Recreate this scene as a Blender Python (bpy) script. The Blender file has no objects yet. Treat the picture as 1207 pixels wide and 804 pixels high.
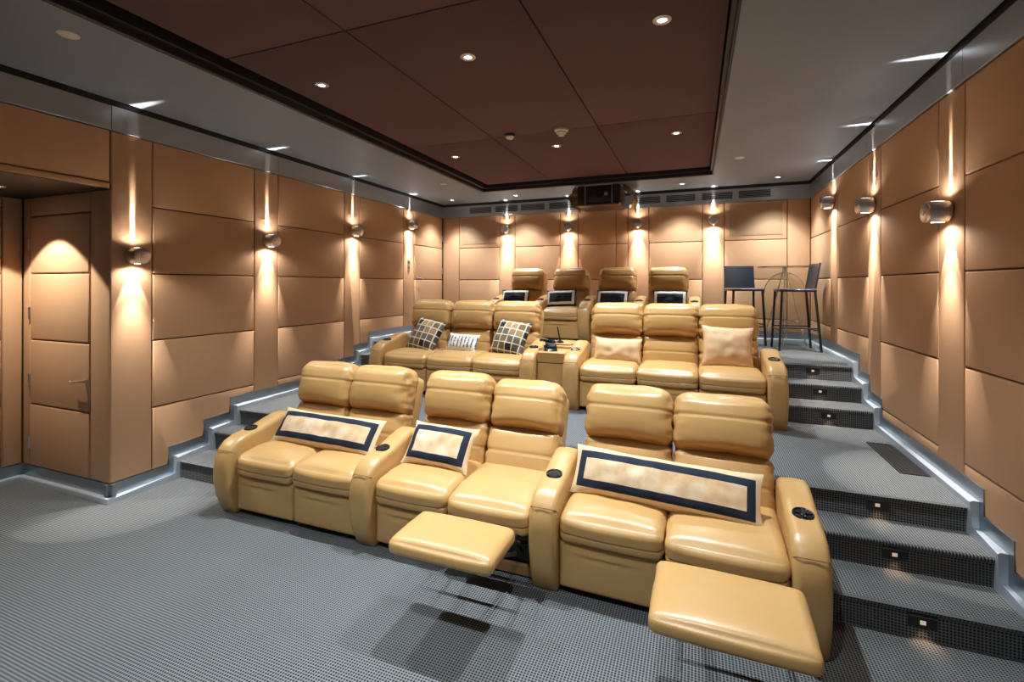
import bpy, bmesh, math, random
from mathutils import Vector, Matrix, noise

# ------------------------------------------------------------------ camera, world, exposure
sc = bpy.context.scene
COL = sc.collection
EYE = 1.85
cam_data = bpy.data.cameras.new('camera')
cam = bpy.data.objects.new('camera', cam_data)
COL.objects.link(cam)
cam_data.sensor_width = 36.0
cam_data.lens = 558.0 / 1207.0 * 36.0
cam_data.shift_y = -66.0 / 1207.0
cam_data.clip_start = 0.02
cam.matrix_world = (Matrix.Translation((0, 0, EYE)) @ Matrix.Rotation(math.radians(21.19), 4, 'Z')
                    @ Matrix.Rotation(math.radians(90), 4, 'X') @ Matrix.Rotation(math.radians(0.128), 4, 'Z'))
sc.camera = cam

world = bpy.data.worlds.new('world')
sc.world = world
world.use_nodes = True
world.node_tree.nodes['Background'].inputs[0].default_value = (0.80, 0.88, 1.0, 1)
world.node_tree.nodes['Background'].inputs[1].default_value = 0.08

sc.view_settings.view_transform = 'Standard'
sc.view_settings.look = 'None'
sc.view_settings.gamma = 1.0
sc.view_settings.use_curve_mapping = False
sc.view_settings.exposure = 0.5
sc.cycles.use_denoising = True
sc.cycles.max_bounces = 8
sc.cycles.diffuse_bounces = 5
sc.cycles.sample_clamp_indirect = 4.0

# light powers
DOWN_W = 128.0
FRONT_W = 30.0          # the next row of the same lamps, dimmed, over the front of the room
PERIM_W = 31.0          # downlights along the back of the grey ceiling
ALCOVE_W = 105.0
SC_DOWN_W = 32.0        # sconce beams
SC_UP_W = 120.0
SC_WIDE_W = 8.0
STEP_W = 0.40
COOL = (0.86, 0.94, 1.0)
WARMW = (1.0, 0.94, 0.90)

# ------------------------------------------------------------------ room dimensions
XL, XR, YB, YF = -4.629, 1.597, 8.178, -3.0
XA = -5.949                     # alcove side wall
YA = 2.512                      # alcove door wall
PT, BB, CZ, PZ = 3.156, 3.365, 3.41, 3.50   # panel top, band top, ceiling, maroon panels
T1, T2, T3 = 0.505, 0.505, 0.995
RISERS = [(3.085, 0.0, 0.17), (3.43, 0.17, 0.34), (3.715, 0.34, 0.505),
          (5.36, 0.505, 0.67), (5.69, 0.67, 0.83), (6.0, 0.83, 0.995)]

# ------------------------------------------------------------------ helpers
def tag(o, label=None, cat=None, group=None, kind=None):
    if label: o['label'] = label
    if cat: o['category'] = cat
    if group: o['group'] = group
    if kind: o['kind'] = kind
    return o

def link(name, mesh, mat=None, parent=None, loc=None):
    o = bpy.data.objects.new(name, mesh)
    COL.objects.link(o)
    if mat is not None and not mesh.materials:
        mesh.materials.append(mat)
    if parent: o.parent = parent
    if loc: o.location = loc
    return o

def mesh_of(bm, name, smooth=None):
    bmesh.ops.recalc_face_normals(bm, faces=bm.faces)
    me = bpy.data.meshes.new(name)
    if smooth is not None:
        for f in bm.faces: f.smooth = True
        lim = math.radians(smooth)
        for e in bm.edges:
            if len(e.link_faces) == 2 and e.calc_face_angle(0) > lim:
                e.smooth = False
    bm.to_mesh(me)
    bm.free()
    return me

def obj(name, bm, mat, parent=None, smooth=None, loc=None):
    return link(name, mesh_of(bm, name, smooth), mat, parent, loc)

def empty(name, loc, label=None, cat=None, group=None, rz=0.0):
    o = bpy.data.objects.new(name, None)
    COL.objects.link(o)
    o.location = loc
    o.rotation_euler = (0, 0, rz)
    o.empty_display_size = 0.1
    return tag(o, label, cat, group)

def children_of(o):
    return list(o.children)

def copy_tree(o, loc=None, label=None, rz=None):
    def rec(a, parent):
        c = a.copy()
        COL.objects.link(c)
        if parent:
            c.parent = parent
        for ch in children_of(a): rec(ch, c)
        return c
    r = rec(o, o.parent)
    if loc: r.location = loc
    if label: r['label'] = label
    if rz is not None: r.rotation_euler = (0, 0, rz)
    return r

def box(bm, x0, x1, y0, y1, z0, z1, bevel=0.0, seg=2):
    r = bmesh.ops.create_cube(bm, size=1.0)
    vs = r['verts']
    for v in vs:
        v.co = Vector((x0 + (v.co.x + .5) * (x1 - x0), y0 + (v.co.y + .5) * (y1 - y0), z0 + (v.co.z + .5) * (z1 - z0)))
    if bevel > 0:
        es = list({e for v in vs for e in v.link_edges})
        bmesh.ops.bevel(bm, geom=es, offset=bevel, segments=seg, profile=0.5, affect='EDGES')
    return bm

def prism(bm, front, back_vec, bevel=0.0, seg=2, both=False):
    """front: list of 3D points of a polygon; extruded by back_vec; bevels the front rim"""
    n = len(front)
    bv = Vector(back_vec)
    a = [bm.verts.new(p) for p in front]
    b = [bm.verts.new(Vector(p) + bv) for p in front]
    ff = bm.faces.new(a)
    fb = bm.faces.new(list(reversed(b)))
    for i in range(n):
        j = (i + 1) % n
        bm.faces.new((a[j], a[i], b[i], b[j]))
    if bevel > 0:
        es = list(ff.edges) + (list(fb.edges) if both else [])
        bmesh.ops.bevel(bm, geom=es, offset=bevel, segments=seg, profile=0.5, affect='EDGES')
    return bm

def tube(bm, pts, r, n=10, r_end=None, caps=True):
    pts = [Vector(p) for p in pts]
    rings = []
    up = None
    for i, p in enumerate(pts):
        if i == 0: t = (pts[1] - p)
        elif i == len(pts) - 1: t = (p - pts[i - 1])
        else: t = (pts[i + 1] - pts[i - 1])
        t.normalize()
        if up is None:
            ref = Vector((0, 0, 1)) if abs(t.z) < .9 else Vector((1, 0, 0))
            u = t.cross(ref).normalized()
        else:
            u = (up - t * up.dot(t)).normalized()
        up = u
        w = t.cross(u).normalized()
        rr = r if r_end is None else r + (r_end - r) * i / (len(pts) - 1)
        rings.append([bm.verts.new(p + rr * (math.cos(k * 2 * math.pi / n) * u + math.sin(k * 2 * math.pi / n) * w)) for k in range(n)])
    for a, b in zip(rings, rings[1:]):
        for k in range(n):
            bm.faces.new((a[k], a[(k + 1) % n], b[(k + 1) % n], b[k]))
    if caps:
        bm.faces.new(list(reversed(rings[0])))
        bm.faces.new(rings[-1])
    return bm

def lathe(bm, prof, n=24, mat=None):
    """prof: list of (r, h) revolved about local z, moved by matrix mat"""
    mat = mat or Matrix.Identity(4)
    rings = []
    for r, h in prof:
        if r < 1e-6:
            rings.append([bm.verts.new(mat @ Vector((0, 0, h)))])
        else:
            rings.append([bm.verts.new(mat @ Vector((r * math.cos(k * 2 * math.pi / n), r * math.sin(k * 2 * math.pi / n), h))) for k in range(n)])
    for a, b in zip(rings, rings[1:]):
        for k in range(n):
            k2 = (k + 1) % n
            if len(a) == 1 and len(b) == 1: continue
            if len(a) == 1: bm.faces.new((a[0], b[k], b[k2]))
            elif len(b) == 1: bm.faces.new((a[k], b[0], a[k2]))
            else: bm.faces.new((a[k], a[k2], b[k2], b[k]))
    return bm

def cushion(w, d, h, r, bulge=(0, 0, 0), front=0.0, back=0.0, top=0.0, bot=0.0, seams=(), n=(14, 12, 12), wrinkle=0.0, seed=0, warp=None):
    """puffed rounded box centred on the origin.  seams: (axis, position in metres, depth, width, face filter)"""
    bm = bmesh.new()
    half = (w / 2, d / 2, h / 2)
    cache = {}
    def coords(axis, k):
        N = n[axis]
        t = -1 + 2 * k / N
        return math.copysign(1 - (1 - abs(t)) ** 1.25, t)
    def P(i, j, k):
        key = (i, j, k)
        if key in cache: return cache[key]
        p = Vector((coords(0, i), coords(1, j), coords(2, k)))
        q = Vector([p[a] * half[a] for a in range(3)])
        core = Vector([max(-(half[a] - r), min(half[a] - r, q[a])) for a in range(3)])
        dr = q - core
        pos = core + dr.normalized() * r if dr.length > 1e-9 else q
        fx, fy, fz = [(1 - p[a] * p[a]) for a in range(3)]
        pos.z += max(0, p.z) ** 2 * top * (fx * fy) ** .6 - max(0, -p.z) ** 2 * bot * (fx * fy) ** .6
        pos.y += -max(0, -p.y) ** 2 * front * (fx * fz) ** .6 + max(0, p.y) ** 2 * back * (fx * fz) ** .6
        for ax, s0, dep, wid, filt in seams:
            g = math.exp(-((pos[ax] - s0) / wid) ** 2)
            if filt == 'front':
                wgt = max(0, min(1, (-p.y - .2) / .5)); pos.y += dep * g * wgt
                if abs(p.x) > .85: pos.x -= math.copysign(dep * g * .6, p.x)
            elif filt == 'top':
                wgt = max(0, min(1, (p.z - .2) / .5)); pos.z -= dep * g * wgt
            else:
                c = Vector((pos.x, pos.y, pos.z))
                if abs(p.y) > .6: pos.y -= math.copysign(dep * g, p.y)
                if abs(p.x) > .6: pos.x -= math.copysign(dep * g, p.x)
        if wrinkle:
            edge = max(abs(p.x) ** 4, abs(p.z) ** 4 * .7)
            nv = noise.noise(Vector((pos.x * 9 + seed * 3.1, pos.y * 14, pos.z * 22 + seed)))
            nv2 = noise.noise(Vector((pos.x * 4 + seed * 1.7, pos.y * 5, pos.z * 5 - seed)))
            pos += (pos.normalized()) * (wrinkle * (1.5 * nv * edge + .6 * nv2))
        if warp: pos = warp(pos)
        v = bm.verts.new(pos)
        cache[key] = v
        return v
    NX, NY, NZ = n
    def quad(a, b, c, d_): bm.faces.new((a, b, c, d_))
    for i in range(NX):
        for j in range(NY):
            quad(P(i, j, NZ), P(i + 1, j, NZ), P(i + 1, j + 1, NZ), P(i, j + 1, NZ))
            quad(P(i, j + 1, 0), P(i + 1, j + 1, 0), P(i + 1, j, 0), P(i, j, 0))
    for i in range(NX):
        for k in range(NZ):
            quad(P(i, 0, k), P(i + 1, 0, k), P(i + 1, 0, k + 1), P(i, 0, k + 1))
            quad(P(i, NY, k + 1), P(i + 1, NY, k + 1), P(i + 1, NY, k), P(i, NY, k))
    for j in range(NY):
        for k in range(NZ):
            quad(P(0, j + 1, k), P(0, j, k), P(0, j, k + 1), P(0, j + 1, k + 1))
            quad(P(NX, j, k), P(NX, j + 1, k), P(NX, j + 1, k + 1), P(NX, j, k + 1))
    return bm

# ------------------------------------------------------------------ materials
def material(name, color, rough=.5, metal=0.0, spec=.5):
    m = bpy.data.materials.new(name)
    m.use_nodes = True
    b = m.node_tree.nodes['Principled BSDF']
    b.inputs['Base Color'].default_value = (*color, 1)
    b.inputs['Roughness'].default_value = rough
    b.inputs['Metallic'].default_value = metal
    b.inputs['Specular IOR Level'].default_value = spec
    return m, m.node_tree, b

def N(nt, t, **kw):
    n = nt.nodes.new(t)
    for k, v in kw.items(): setattr(n, k, v)
    return n

def mixrgb(nt, fac, a, b):
    m = N(nt, 'ShaderNodeMix', data_type='RGBA')
    for sock, v in ((0, fac), (6, a), (7, b)):
        if hasattr(v, 'is_output') or isinstance(v, bpy.types.NodeSocket): nt.links.new(v, m.inputs[sock])
        elif isinstance(v, (int, float)): m.inputs[sock].default_value = v
        else: m.inputs[sock].default_value = (*v, 1)
    return m.outputs[2]

def math_(nt, op, a, b=None, c=None, clamp=False):
    m = N(nt, 'ShaderNodeMath', operation=op, use_clamp=clamp)
    for i, v in enumerate((a, b, c)):
        if v is None: continue
        if isinstance(v, bpy.types.NodeSocket): nt.links.new(v, m.inputs[i])
        else: m.inputs[i].default_value = v
    return m.outputs[0]

def noise_mat(name, c1, c2, scale, rough=.5, metal=0.0, bump=0.0, bump_scale=None, spec=.5, detail=4, stretch=None):
    m, nt, b = material(name, c1, rough, metal, spec)
    tc = N(nt, 'ShaderNodeTexCoord')
    src = tc.outputs['Object']
    if stretch:
        mp = N(nt, 'ShaderNodeMapping')
        mp.inputs['Scale'].default_value = stretch
        nt.links.new(src, mp.inputs[0]); src = mp.outputs[0]
    nz = N(nt, 'ShaderNodeTexNoise')
    nz.inputs['Scale'].default_value = scale
    nz.inputs['Detail'].default_value = detail
    nt.links.new(src, nz.inputs['Vector'])
    nt.links.new(mixrgb(nt, nz.outputs[0], c1, c2), b.inputs['Base Color'])
    if bump:
        n2 = N(nt, 'ShaderNodeTexNoise')
        n2.inputs['Scale'].default_value = bump_scale or scale
        n2.inputs['Detail'].default_value = 3
        nt.links.new(src, n2.inputs['Vector'])
        bp = N(nt, 'ShaderNodeBump')
        bp.inputs['Strength'].default_value = bump
        bp.inputs['Distance'].default_value = .004
        nt.links.new(n2.outputs[0], bp.inputs['Height'])
        nt.links.new(bp.outputs[0], b.inputs['Normal'])
    return m

LEATHER = noise_mat('leather', (.575, .338, .122), (.52, .30, .105), 5, rough=.34, bump=.16, bump_scale=140, spec=.6)
LEATHER_SEAM = noise_mat('leather_seam', (.30, .17, .06), (.26, .15, .05), 20, rough=.6)
PANEL = noise_mat('tan_fabric_panel', (.57, .335, .185), (.54, .315, .17), 3, rough=.75, bump=.10, bump_scale=260, spec=.25)
PANEL_GAP = noise_mat('panel_backing', (.14, .075, .035), (.12, .065, .03), 8, rough=.9)
GRILLE = noise_mat('speaker_cloth', (.42, .27, .15), (.39, .25, .14), 60, rough=.9)
METAL = noise_mat('brushed_metal', (.56, .58, .60), (.46, .48, .50), 6, rough=.34, metal=.9, stretch=(30, 1, 60))
METAL2 = noise_mat('brushed_steel', (.72, .70, .68), (.60, .58, .56), 30, rough=.28, metal=1.0)
CHROME = noise_mat('chrome', (.85, .85, .86), (.78, .78, .8), 20, rough=.12, metal=1.0)
CEIL = noise_mat('grey_ceiling_paint', (.235, .262, .295), (.22, .245, .278), 12, rough=.55, spec=.3)
BLACKT = noise_mat('black_trim', (.012, .011, .011), (.02, .018, .017), 10, rough=.5)
MAROON = noise_mat('maroon_acoustic_fabric', (.150, .086, .084), (.118, .066, .065), 90, rough=.95, bump=.2, bump_scale=300, spec=.1)
BLACK = noise_mat('black_plastic', (.012, .012, .013), (.02, .02, .022), 30, rough=.4)
BLACK_GLOSS = noise_mat('black_gloss', (.01, .011, .013), (.016, .017, .02), 30, rough=.15)
BLEATHER = noise_mat('black_leather', (.012, .018, .028), (.02, .028, .04), 20, rough=.32, bump=.1, bump_scale=200)
STOOLM = noise_mat('black_stool_frame', (.010, .010, .011), (.016, .016, .018), 20, rough=.4)
CREAM = noise_mat('cream_plastic', (.74, .68, .54), (.70, .64, .50), 20, rough=.5)
WOOD = noise_mat('stretcher_wood', (.30, .15, .06), (.22, .10, .04), 8, rough=.5, stretch=(1, 12, 12))
TRAYM = noise_mat('projector_tray_metal', (.16, .11, .07), (.12, .085, .055), 14, rough=.4, metal=.6)
BRASS = noise_mat('bronze_shroud', (.80, .56, .30), (.62, .40, .19), 14, rough=.25, metal=1.0)
DARKMETAL = noise_mat('dark_linkage_metal', (.10, .10, .11), (.16, .16, .17), 30, rough=.35, metal=.9)

def emit(name, color, strength):
    m, nt, b = material(name, (.8, .8, .8), .4)
    b.inputs['Emission Color'].default_value = (*color, 1)
    b.inputs['Emission Strength'].default_value = strength
    return m
LAMP = emit('lamp_lens_lit', COOL, 14.0)
LAMPW = emit('sconce_lens_lit', WARMW, 10.0)
STEPLAMP = emit('step_lens_lit', (1.0, .74, .55), 0.28)

def glass_mat():
    """thin clear sheet: transparent body with a Fresnel reflection"""
    m = bpy.data.materials.new('clear_glass')
    m.use_nodes = True
    nt = m.node_tree
    nt.nodes.clear()
    out = N(nt, 'ShaderNodeOutputMaterial')
    tr = N(nt, 'ShaderNodeBsdfTransparent'); tr.inputs[0].default_value = (.90, .95, .93, 1)
    gl = N(nt, 'ShaderNodeBsdfGlossy'); gl.inputs['Roughness'].default_value = .03
    fr = N(nt, 'ShaderNodeFresnel'); fr.inputs[0].default_value = 1.45
    mx = N(nt, 'ShaderNodeMixShader')
    nt.links.new(fr.outputs[0], mx.inputs[0]); nt.links.new(tr.outputs[0], mx.inputs[1]); nt.links.new(gl.outputs[0], mx.inputs[2])
    nt.links.new(mx.outputs[0], out.inputs[0])
    return m
GLASS = glass_mat()
SKIRT = noise_mat('skirting_metal', (.36, .42, .46), (.30, .35, .39), 6, rough=.34, metal=.9, stretch=(1, 1, 40))
LEDGE = noise_mat('polished_ledge_metal', (.62, .68, .74), (.56, .62, .68), 12, rough=.42, metal=.5)

def carpet_mat():
    m, nt, b = material('woven_carpet', (.1, .11, .12), .95, spec=.1)
    g = N(nt, 'ShaderNodeNewGeometry')
    sp = N(nt, 'ShaderNodeSeparateXYZ')
    nt.links.new(g.outputs['Position'], sp.inputs[0])
    K = 2 * math.pi / 0.0155
    sx = math_(nt, 'SINE', math_(nt, 'MULTIPLY', sp.outputs[0], K))
    yz = math_(nt, 'SUBTRACT', sp.outputs[1], sp.outputs[2])
    sy = math_(nt, 'SINE', math_(nt, 'MULTIPLY', yz, K))
    # dark dots between light loops
    dx = math_(nt, 'MULTIPLY_ADD', sx, .5, .5)
    dy = math_(nt, 'MULTIPLY_ADD', sy, .5, .5)
    dot = math_(nt, 'MULTIPLY', dx, dy)
    f = math_(nt, 'SMOOTH_MIN', math_(nt, 'MULTIPLY', dot, 2.2), 1.0, .2)
    nz = N(nt, 'ShaderNodeTexNoise'); nz.inputs['Scale'].default_value = 320; nz.inputs['Detail'].default_value = 2
    nt.links.new(g.outputs['Position'], nz.inputs['Vector'])
    light = mixrgb(nt, nz.outputs[0], (.15, .158, .158), (.245, .257, .254))
    col = mixrgb(nt, f, light, (.022, .022, .024))
    nt.links.new(col, b.inputs['Base Color'])
    bp = N(nt, 'ShaderNodeBump'); bp.inputs['Strength'].default_value = .5; bp.inputs['Distance'].default_value = .004
    nt.links.new(math_(nt, 'SUBTRACT', 1.0, f), bp.inputs['Height'])
    nt.links.new(bp.outputs[0], b.inputs['Normal'])
    return m
CARPET = carpet_mat()

def framed_pillow_mat(name, w, h, m1, m2, c_out, c_band, c_in, mottled=True):
    """flat print: outer cloth, a dark rectangular band between margins m1 and m2, inner cloth"""
    m, nt, b = material(name, c_out, .8, spec=.2)
    tc = N(nt, 'ShaderNodeTexCoord')
    sp = N(nt, 'ShaderNodeSeparateXYZ')
    nt.links.new(tc.outputs['Object'], sp.inputs[0])
    ex = math_(nt, 'SUBTRACT', w / 2, math_(nt, 'ABSOLUTE', sp.outputs[0]))
    ez = math_(nt, 'SUBTRACT', h / 2, math_(nt, 'ABSOLUTE', sp.outputs[2]))
    e = math_(nt, 'MINIMUM', ex, ez)
    f1 = math_(nt, 'GREATER_THAN', e, m1)
    f2 = math_(nt, 'GREATER_THAN', e, m2)
    front = math_(nt, 'LESS_THAN', sp.outputs[1], 0.0)
    nz = N(nt, 'ShaderNodeTexNoise'); nz.inputs['Scale'].default_value = 9; nz.inputs['Detail'].default_value = 5
    nt.links.new(tc.outputs['Object'], nz.inputs['Vector'])
    cin = c_in
    if mottled:
        ramp = N(nt, 'ShaderNodeMapRange'); ramp.inputs[1].default_value = .35; ramp.inputs[2].default_value = .65
        nt.links.new(nz.outputs[0], ramp.inputs[0])
        cin = mixrgb(nt, ramp.outputs[0], c_in, tuple(x * y for x, y in zip(c_in, (.84, .66, .48))))
    c = mixrgb(nt, math_(nt, 'MULTIPLY', f1, front), c_out, c_band)
    c = mixrgb(nt, math_(nt, 'MULTIPLY', f2, front), c, cin)
    nt.links.new(c, b.inputs['Base Color'])
    return m

def check_pillow_mat():
    m, nt, b = material('check_cloth', (.3, .25, .18), .85, spec=.15)
    tc = N(nt, 'ShaderNodeTexCoord')
    mp = N(nt, 'ShaderNodeMapping'); mp.inputs['Scale'].default_value = (10.8, 0, 10.8)
    nt.links.new(tc.outputs['Object'], mp.inputs[0])
    fl = N(nt, 'ShaderNodeVectorMath', operation='FLOOR'); nt.links.new(mp.outputs[0], fl.inputs[0])
    fr = N(nt, 'ShaderNodeVectorMath', operation='FRACTION'); nt.links.new(mp.outputs[0], fr.inputs[0])
    wn = N(nt, 'ShaderNodeTexWhiteNoise'); nt.links.new(fl.outputs[0], wn.inputs[0])
    rp = N(nt, 'ShaderNodeValToRGB')
    rp.color_ramp.interpolation = 'CONSTANT'
    el = rp.color_ramp.elements
    el[0].position = 0; el[0].color = (.03, .03, .04, 1)
    el[1].position = .20; el[1].color = (.16, .14, .11, 1)
    for pos, cc in ((.48, (.40, .27, .14, 1)), (.72, (.20, .15, .08, 1)), (.88, (.08, .075, .07, 1))):
        x = el.new(pos); x.color = cc
    nt.links.new(wn.outputs[0], rp.inputs[0])
    sp = N(nt, 'ShaderNodeSeparateXYZ'); nt.links.new(fr.outputs[0], sp.inputs[0])
    lx = math_(nt, 'GREATER_THAN', math_(nt, 'ABSOLUTE', math_(nt, 'SUBTRACT', sp.outputs[0], .5)), .43)
    lz = math_(nt, 'GREATER_THAN', math_(nt, 'ABSOLUTE', math_(nt, 'SUBTRACT', sp.outputs[2], .5)), .43)
    nt.links.new(mixrgb(nt, math_(nt, 'MAXIMUM', lx, lz), rp.outputs[0], (.78, .68, .48)), b.inputs['Base Color'])
    return m

def stripe_pillow_mat():
    m, nt, b = material('striped_cloth', (.7, .66, .58), .85, spec=.15)
    tc = N(nt, 'ShaderNodeTexCoord')
    sp = N(nt, 'ShaderNodeSeparateXYZ'); nt.links.new(tc.outputs['Object'], sp.inputs[0])
    s = math_(nt, 'SINE', math_(nt, 'MULTIPLY', sp.outputs[0], 130.0))
    nz = N(nt, 'ShaderNodeTexNoise'); nz.inputs['Scale'].default_value = 45; nt.links.new(tc.outputs['Object'], nz.inputs['Vector'])
    f = math_(nt, 'MULTIPLY', math_(nt, 'GREATER_THAN', s, .25), math_(nt, 'GREATER_THAN', nz.outputs[0], .42))
    edge = math_(nt, 'LESS_THAN', math_(nt, 'ABSOLUTE', sp.outputs[2]), .075)
    nt.links.new(mixrgb(nt, math_(nt, 'MULTIPLY', f, edge), (.80, .76, .68), (.16, .18, .20)), b.inputs['Base Color'])
    return m

# ------------------------------------------------------------------ lights
def spot(name, loc, watts, angle, blend, color, target=(0, 0, -1), radius=.02, scale=None, parent=None):
    d = bpy.data.lights.new(name, 'SPOT')
    d.energy = watts; d.spot_size = math.radians(angle); d.spot_blend = blend
    d.color = color; d.shadow_soft_size = radius
    o = bpy.data.objects.new(name, d)
    COL.objects.link(o)
    o.location = loc
    o.rotation_mode = 'QUATERNION'
    o.rotation_quaternion = Vector(target).to_track_quat('-Z', 'Y')
    if scale: o.scale = scale
    if parent: o.parent = parent
    return o

# ------------------------------------------------------------------ structure: floor, tiers, steps
floor = empty('floor', (0, 0, 0)); tag(floor, kind='structure')
bm = bmesh.new(); box(bm, XA - .1, XR + .1, YF, 3.75, -.2, 0); obj('floor_carpet', bm, CARPET, floor)

def step_profile(risers, y_end):
    """nosed profile in (y, z) of a flight, closed at the back"""
    pts = []
    for i, (y, z0, z1) in enumerate(risers):
        pts += [(y, z0), (y, z1 - .035), (y - .012, z1 - .03), (y - .016, z1 - .012), (y - .008, z1)]
    pts += [(y_end, risers[-1][2]), (y_end, risers[0][1])]
    return pts
def flight(name, x0, x1, risers, y_end):
    b_ = bmesh.new()
    prism(b_, [(x0, y, z) for y, z in step_profile(risers, y_end)], (x1 - x0, 0, 0))
    return obj(name, b_, CARPET, floor)
# side steps, each tread a piece
for x0, x1 in ((XL, -3.64), (.70, XR)):
    for i in (0, 1):
        flight('step', x0, x1, [RISERS[i]], RISERS[i + 1][0] + .02)
flight('platform', XL, XR, [(RISERS[2][0], 0.0, T2)], 6.05)
for x0, x1 in ((XL, -3.90), (.80, XR)):
    for i in (3, 4):
        flight('step', x0, x1, [RISERS[i]], RISERS[i + 1][0] + .02)
flight('platform', XL, XR, [(RISERS[5][0], T2, T3)], YB + .05)

# ------------------------------------------------------------------ structure: walls made of upholstered panels
SK = [(-9, .15), (2.99, .32), (3.333, .485), (3.622, .648), (5.27, .815), (5.60, .975), (5.91, 1.14)]   # skirting top on side walls
def S(y):
    z = SK[0][1]
    for yy, zz in SK:
        if y >= yy - 1e-6: z = zz
    return z
def wall_frame(side):
    if side == 'left': return lambda s, z, o=0: Vector((XL + o, s, z))
    if side == 'right': return lambda s, z, o=0: Vector((XR - o, s, z))
    if side == 'back': return lambda s, z, o=0: Vector((s, YB - o, z))
    if side == 'alcove_door': return lambda s, z, o=0: Vector((s, YA - o, z))
    if side == 'alcove_side': return lambda s, z, o=0: Vector((XA + o, s, z))
def clip_cell(s0, s1, z0, z1, stepped):
    if not stepped:
        return [(s0, z0), (s1, z0), (s1, z1), (s0, z1)]
    br = [s for s, z in SK if s0 < s < s1]
    segs = list(zip([s0] + br, br + [s1]))
    chain = []
    for a, b in segs:
        zz = max(z0, S(a + 1e-4))
        if zz >= z1 - .02: break
        if chain and abs(chain[-1][1] - zz) < 1e-6: chain[-1] = (b, zz)
        else: chain += [(a, zz), (b, zz)]
    if not chain: return None
    return chain + [(chain[-1][0], z1), (chain[0][0], z1)]
GAP = .005
def put_panel(wall, side, s0, s1, z0, z1, stepped=False, name='wall_panel', mat=None, th=.028, bevel=.009, proud=0.0):
    poly = clip_cell(s0 + GAP, s1 - GAP, z0 + GAP, z1 - GAP, stepped)
    if not poly: return None
    F = wall_frame(side)
    b_ = bmesh.new()
    front = [F(s, z, proud) for s, z in poly]
    back = F(0, 0, 0) - F(0, 0, th)
    prism(b_, front, back, bevel=bevel, seg=3)
    return obj(name, b_, mat or PANEL, wall, smooth=35)
JZ = [.15, .72, 1.335, 1.945, 2.555, PT]

wall_left = empty('wall_left', (0, 0, 0)); tag(wall_left, kind='structure')
bm = bmesh.new(); box(bm, XL - .08, XL - .024, YA + .02, YB + .1, 0, 3.6); box(bm, XL - .08, XL - .024, YF, YA + .05, 2.67, 3.6); obj('wall_backing', bm, PANEL_GAP, wall_left)
put_panel(wall_left, 'left', YA, 2.848, .15, PT, True)
for a, b in ((2.848, 3.92), (4.245, 5.383), (5.719, 6.832)):
    for z0, z1 in zip(JZ, JZ[1:]): put_panel(wall_left, 'left', a, b, z0, z1, True)
for a, b in ((3.92, 4.245), (5.383, 5.719), (6.832, 7.157)):
    put_panel(wall_left, 'left', a, b, .15, PT, True)
for a, b in ((.2, YA), (-2.9, .2)):
    put_panel(wall_left, 'left', a, b, 2.714, PT)
    put_panel(wall_left, 'left', a, b, 2.655, 2.714, name='soffit_edge', proud=.004)

wall_alcove = empty('wall_alcove', (0, 0, 0)); tag(wall_alcove, kind='structure')
bm = bmesh.new(); box(bm, XA - .06, XL - .03, YA + .024, YA + .08, 0, 2.7); box(bm, XA - .08, XA - .024, YF, YA + .05, 0, 2.7); obj('wall_backing', bm, PANEL_GAP, wall_alcove)
DL, DR = -5.83, -4.905
put_panel(wall_alcove, 'alcove_door', XA, DL, .15, 2.66)
put_panel(wall_alcove, 'alcove_door', DR, XL, .15, 2.66)
put_panel(wall_alcove, 'alcove_door', DL, DR, 2.479, 2.66)
put_panel(wall_alcove, 'alcove_side', 2.365, YA, .15, 2.66)
for a, b in ((1.2, 2.365), (0.0, 1.2)):
    for z0, z1 in zip(JZ[:-1], JZ[1:-1] + [2.66]): put_panel(wall_alcove, 'alcove_side', a, b, z0, min(z1, 2.66))
bm = bmesh.new(); box(bm, XA - .05, XL - .003, YF, YA + .03, 2.655, 2.70); obj('alcove_soffit', bm, BLACKT, wall_alcove)

wall_right = empty('wall_right', (0, 0, 0)); tag(wall_right, kind='structure')
bm = bmesh.new(); box(bm, XR + .024, XR + .08, YF, YB + .1, 0, 3.6); obj('wall_backing', bm, PANEL_GAP, wall_right)
for a, b in ((0.95, 2.40), (2.735, 3.853), (4.203, 5.32), (5.655, 6.755), (7.07, YB)):
    for z0, z1 in zip(JZ, JZ[1:]): put_panel(wall_right, 'right', a, b, z0, z1, True)
for a, b in ((2.40, 2.735), (3.853, 4.203), (5.32, 5.655), (6.755, 7.07)):
    put_panel(wall_right, 'right', a, b, .15, PT, True)

wall_back = empty('wall_back', (0, 0, 0)); tag(wall_back, kind='structure')
bm = bmesh.new(); box(bm, XL - .1, XR + .1, YB + .024, YB + .08, 0, 3.6); obj('wall_backing', bm, PANEL_GAP, wall_back)
BJ = [1.14, 1.335, 1.945, 2.555, PT]
put_panel(wall_back, 'back', XL, -4.27, 1.14, PT)
put_panel(wall_back, 'back', 1.293, XR, 1.14, PT)
for a, b in ((-4.27, -3.425), (-3.112, -2.257), (-1.918, -1.27), (-1.27, -1.072), (-.724, .102), (.425, 1.293)):
    for z0, z1 in zip(BJ, BJ[1:]): put_panel(wall_back, 'back', a, b, z0, z1)
for a, b in ((-3.425, -3.112), (-2.257, -1.918), (-1.072, -.724), (.102, .425)):
    put_panel(wall_back, 'back', a, b, 1.14, PT)
put_panel(wall_back, 'back', -4.22, -3.475, 2.625, 3.125, name='speaker_grille', mat=GRILLE, th=.03, bevel=.003, proud=.006)
put_panel(wall_back, 'back', .485, 1.232, 2.625, 3.125, name='speaker_grille', mat=GRILLE, th=.03, bevel=.003, proud=.006)

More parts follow.
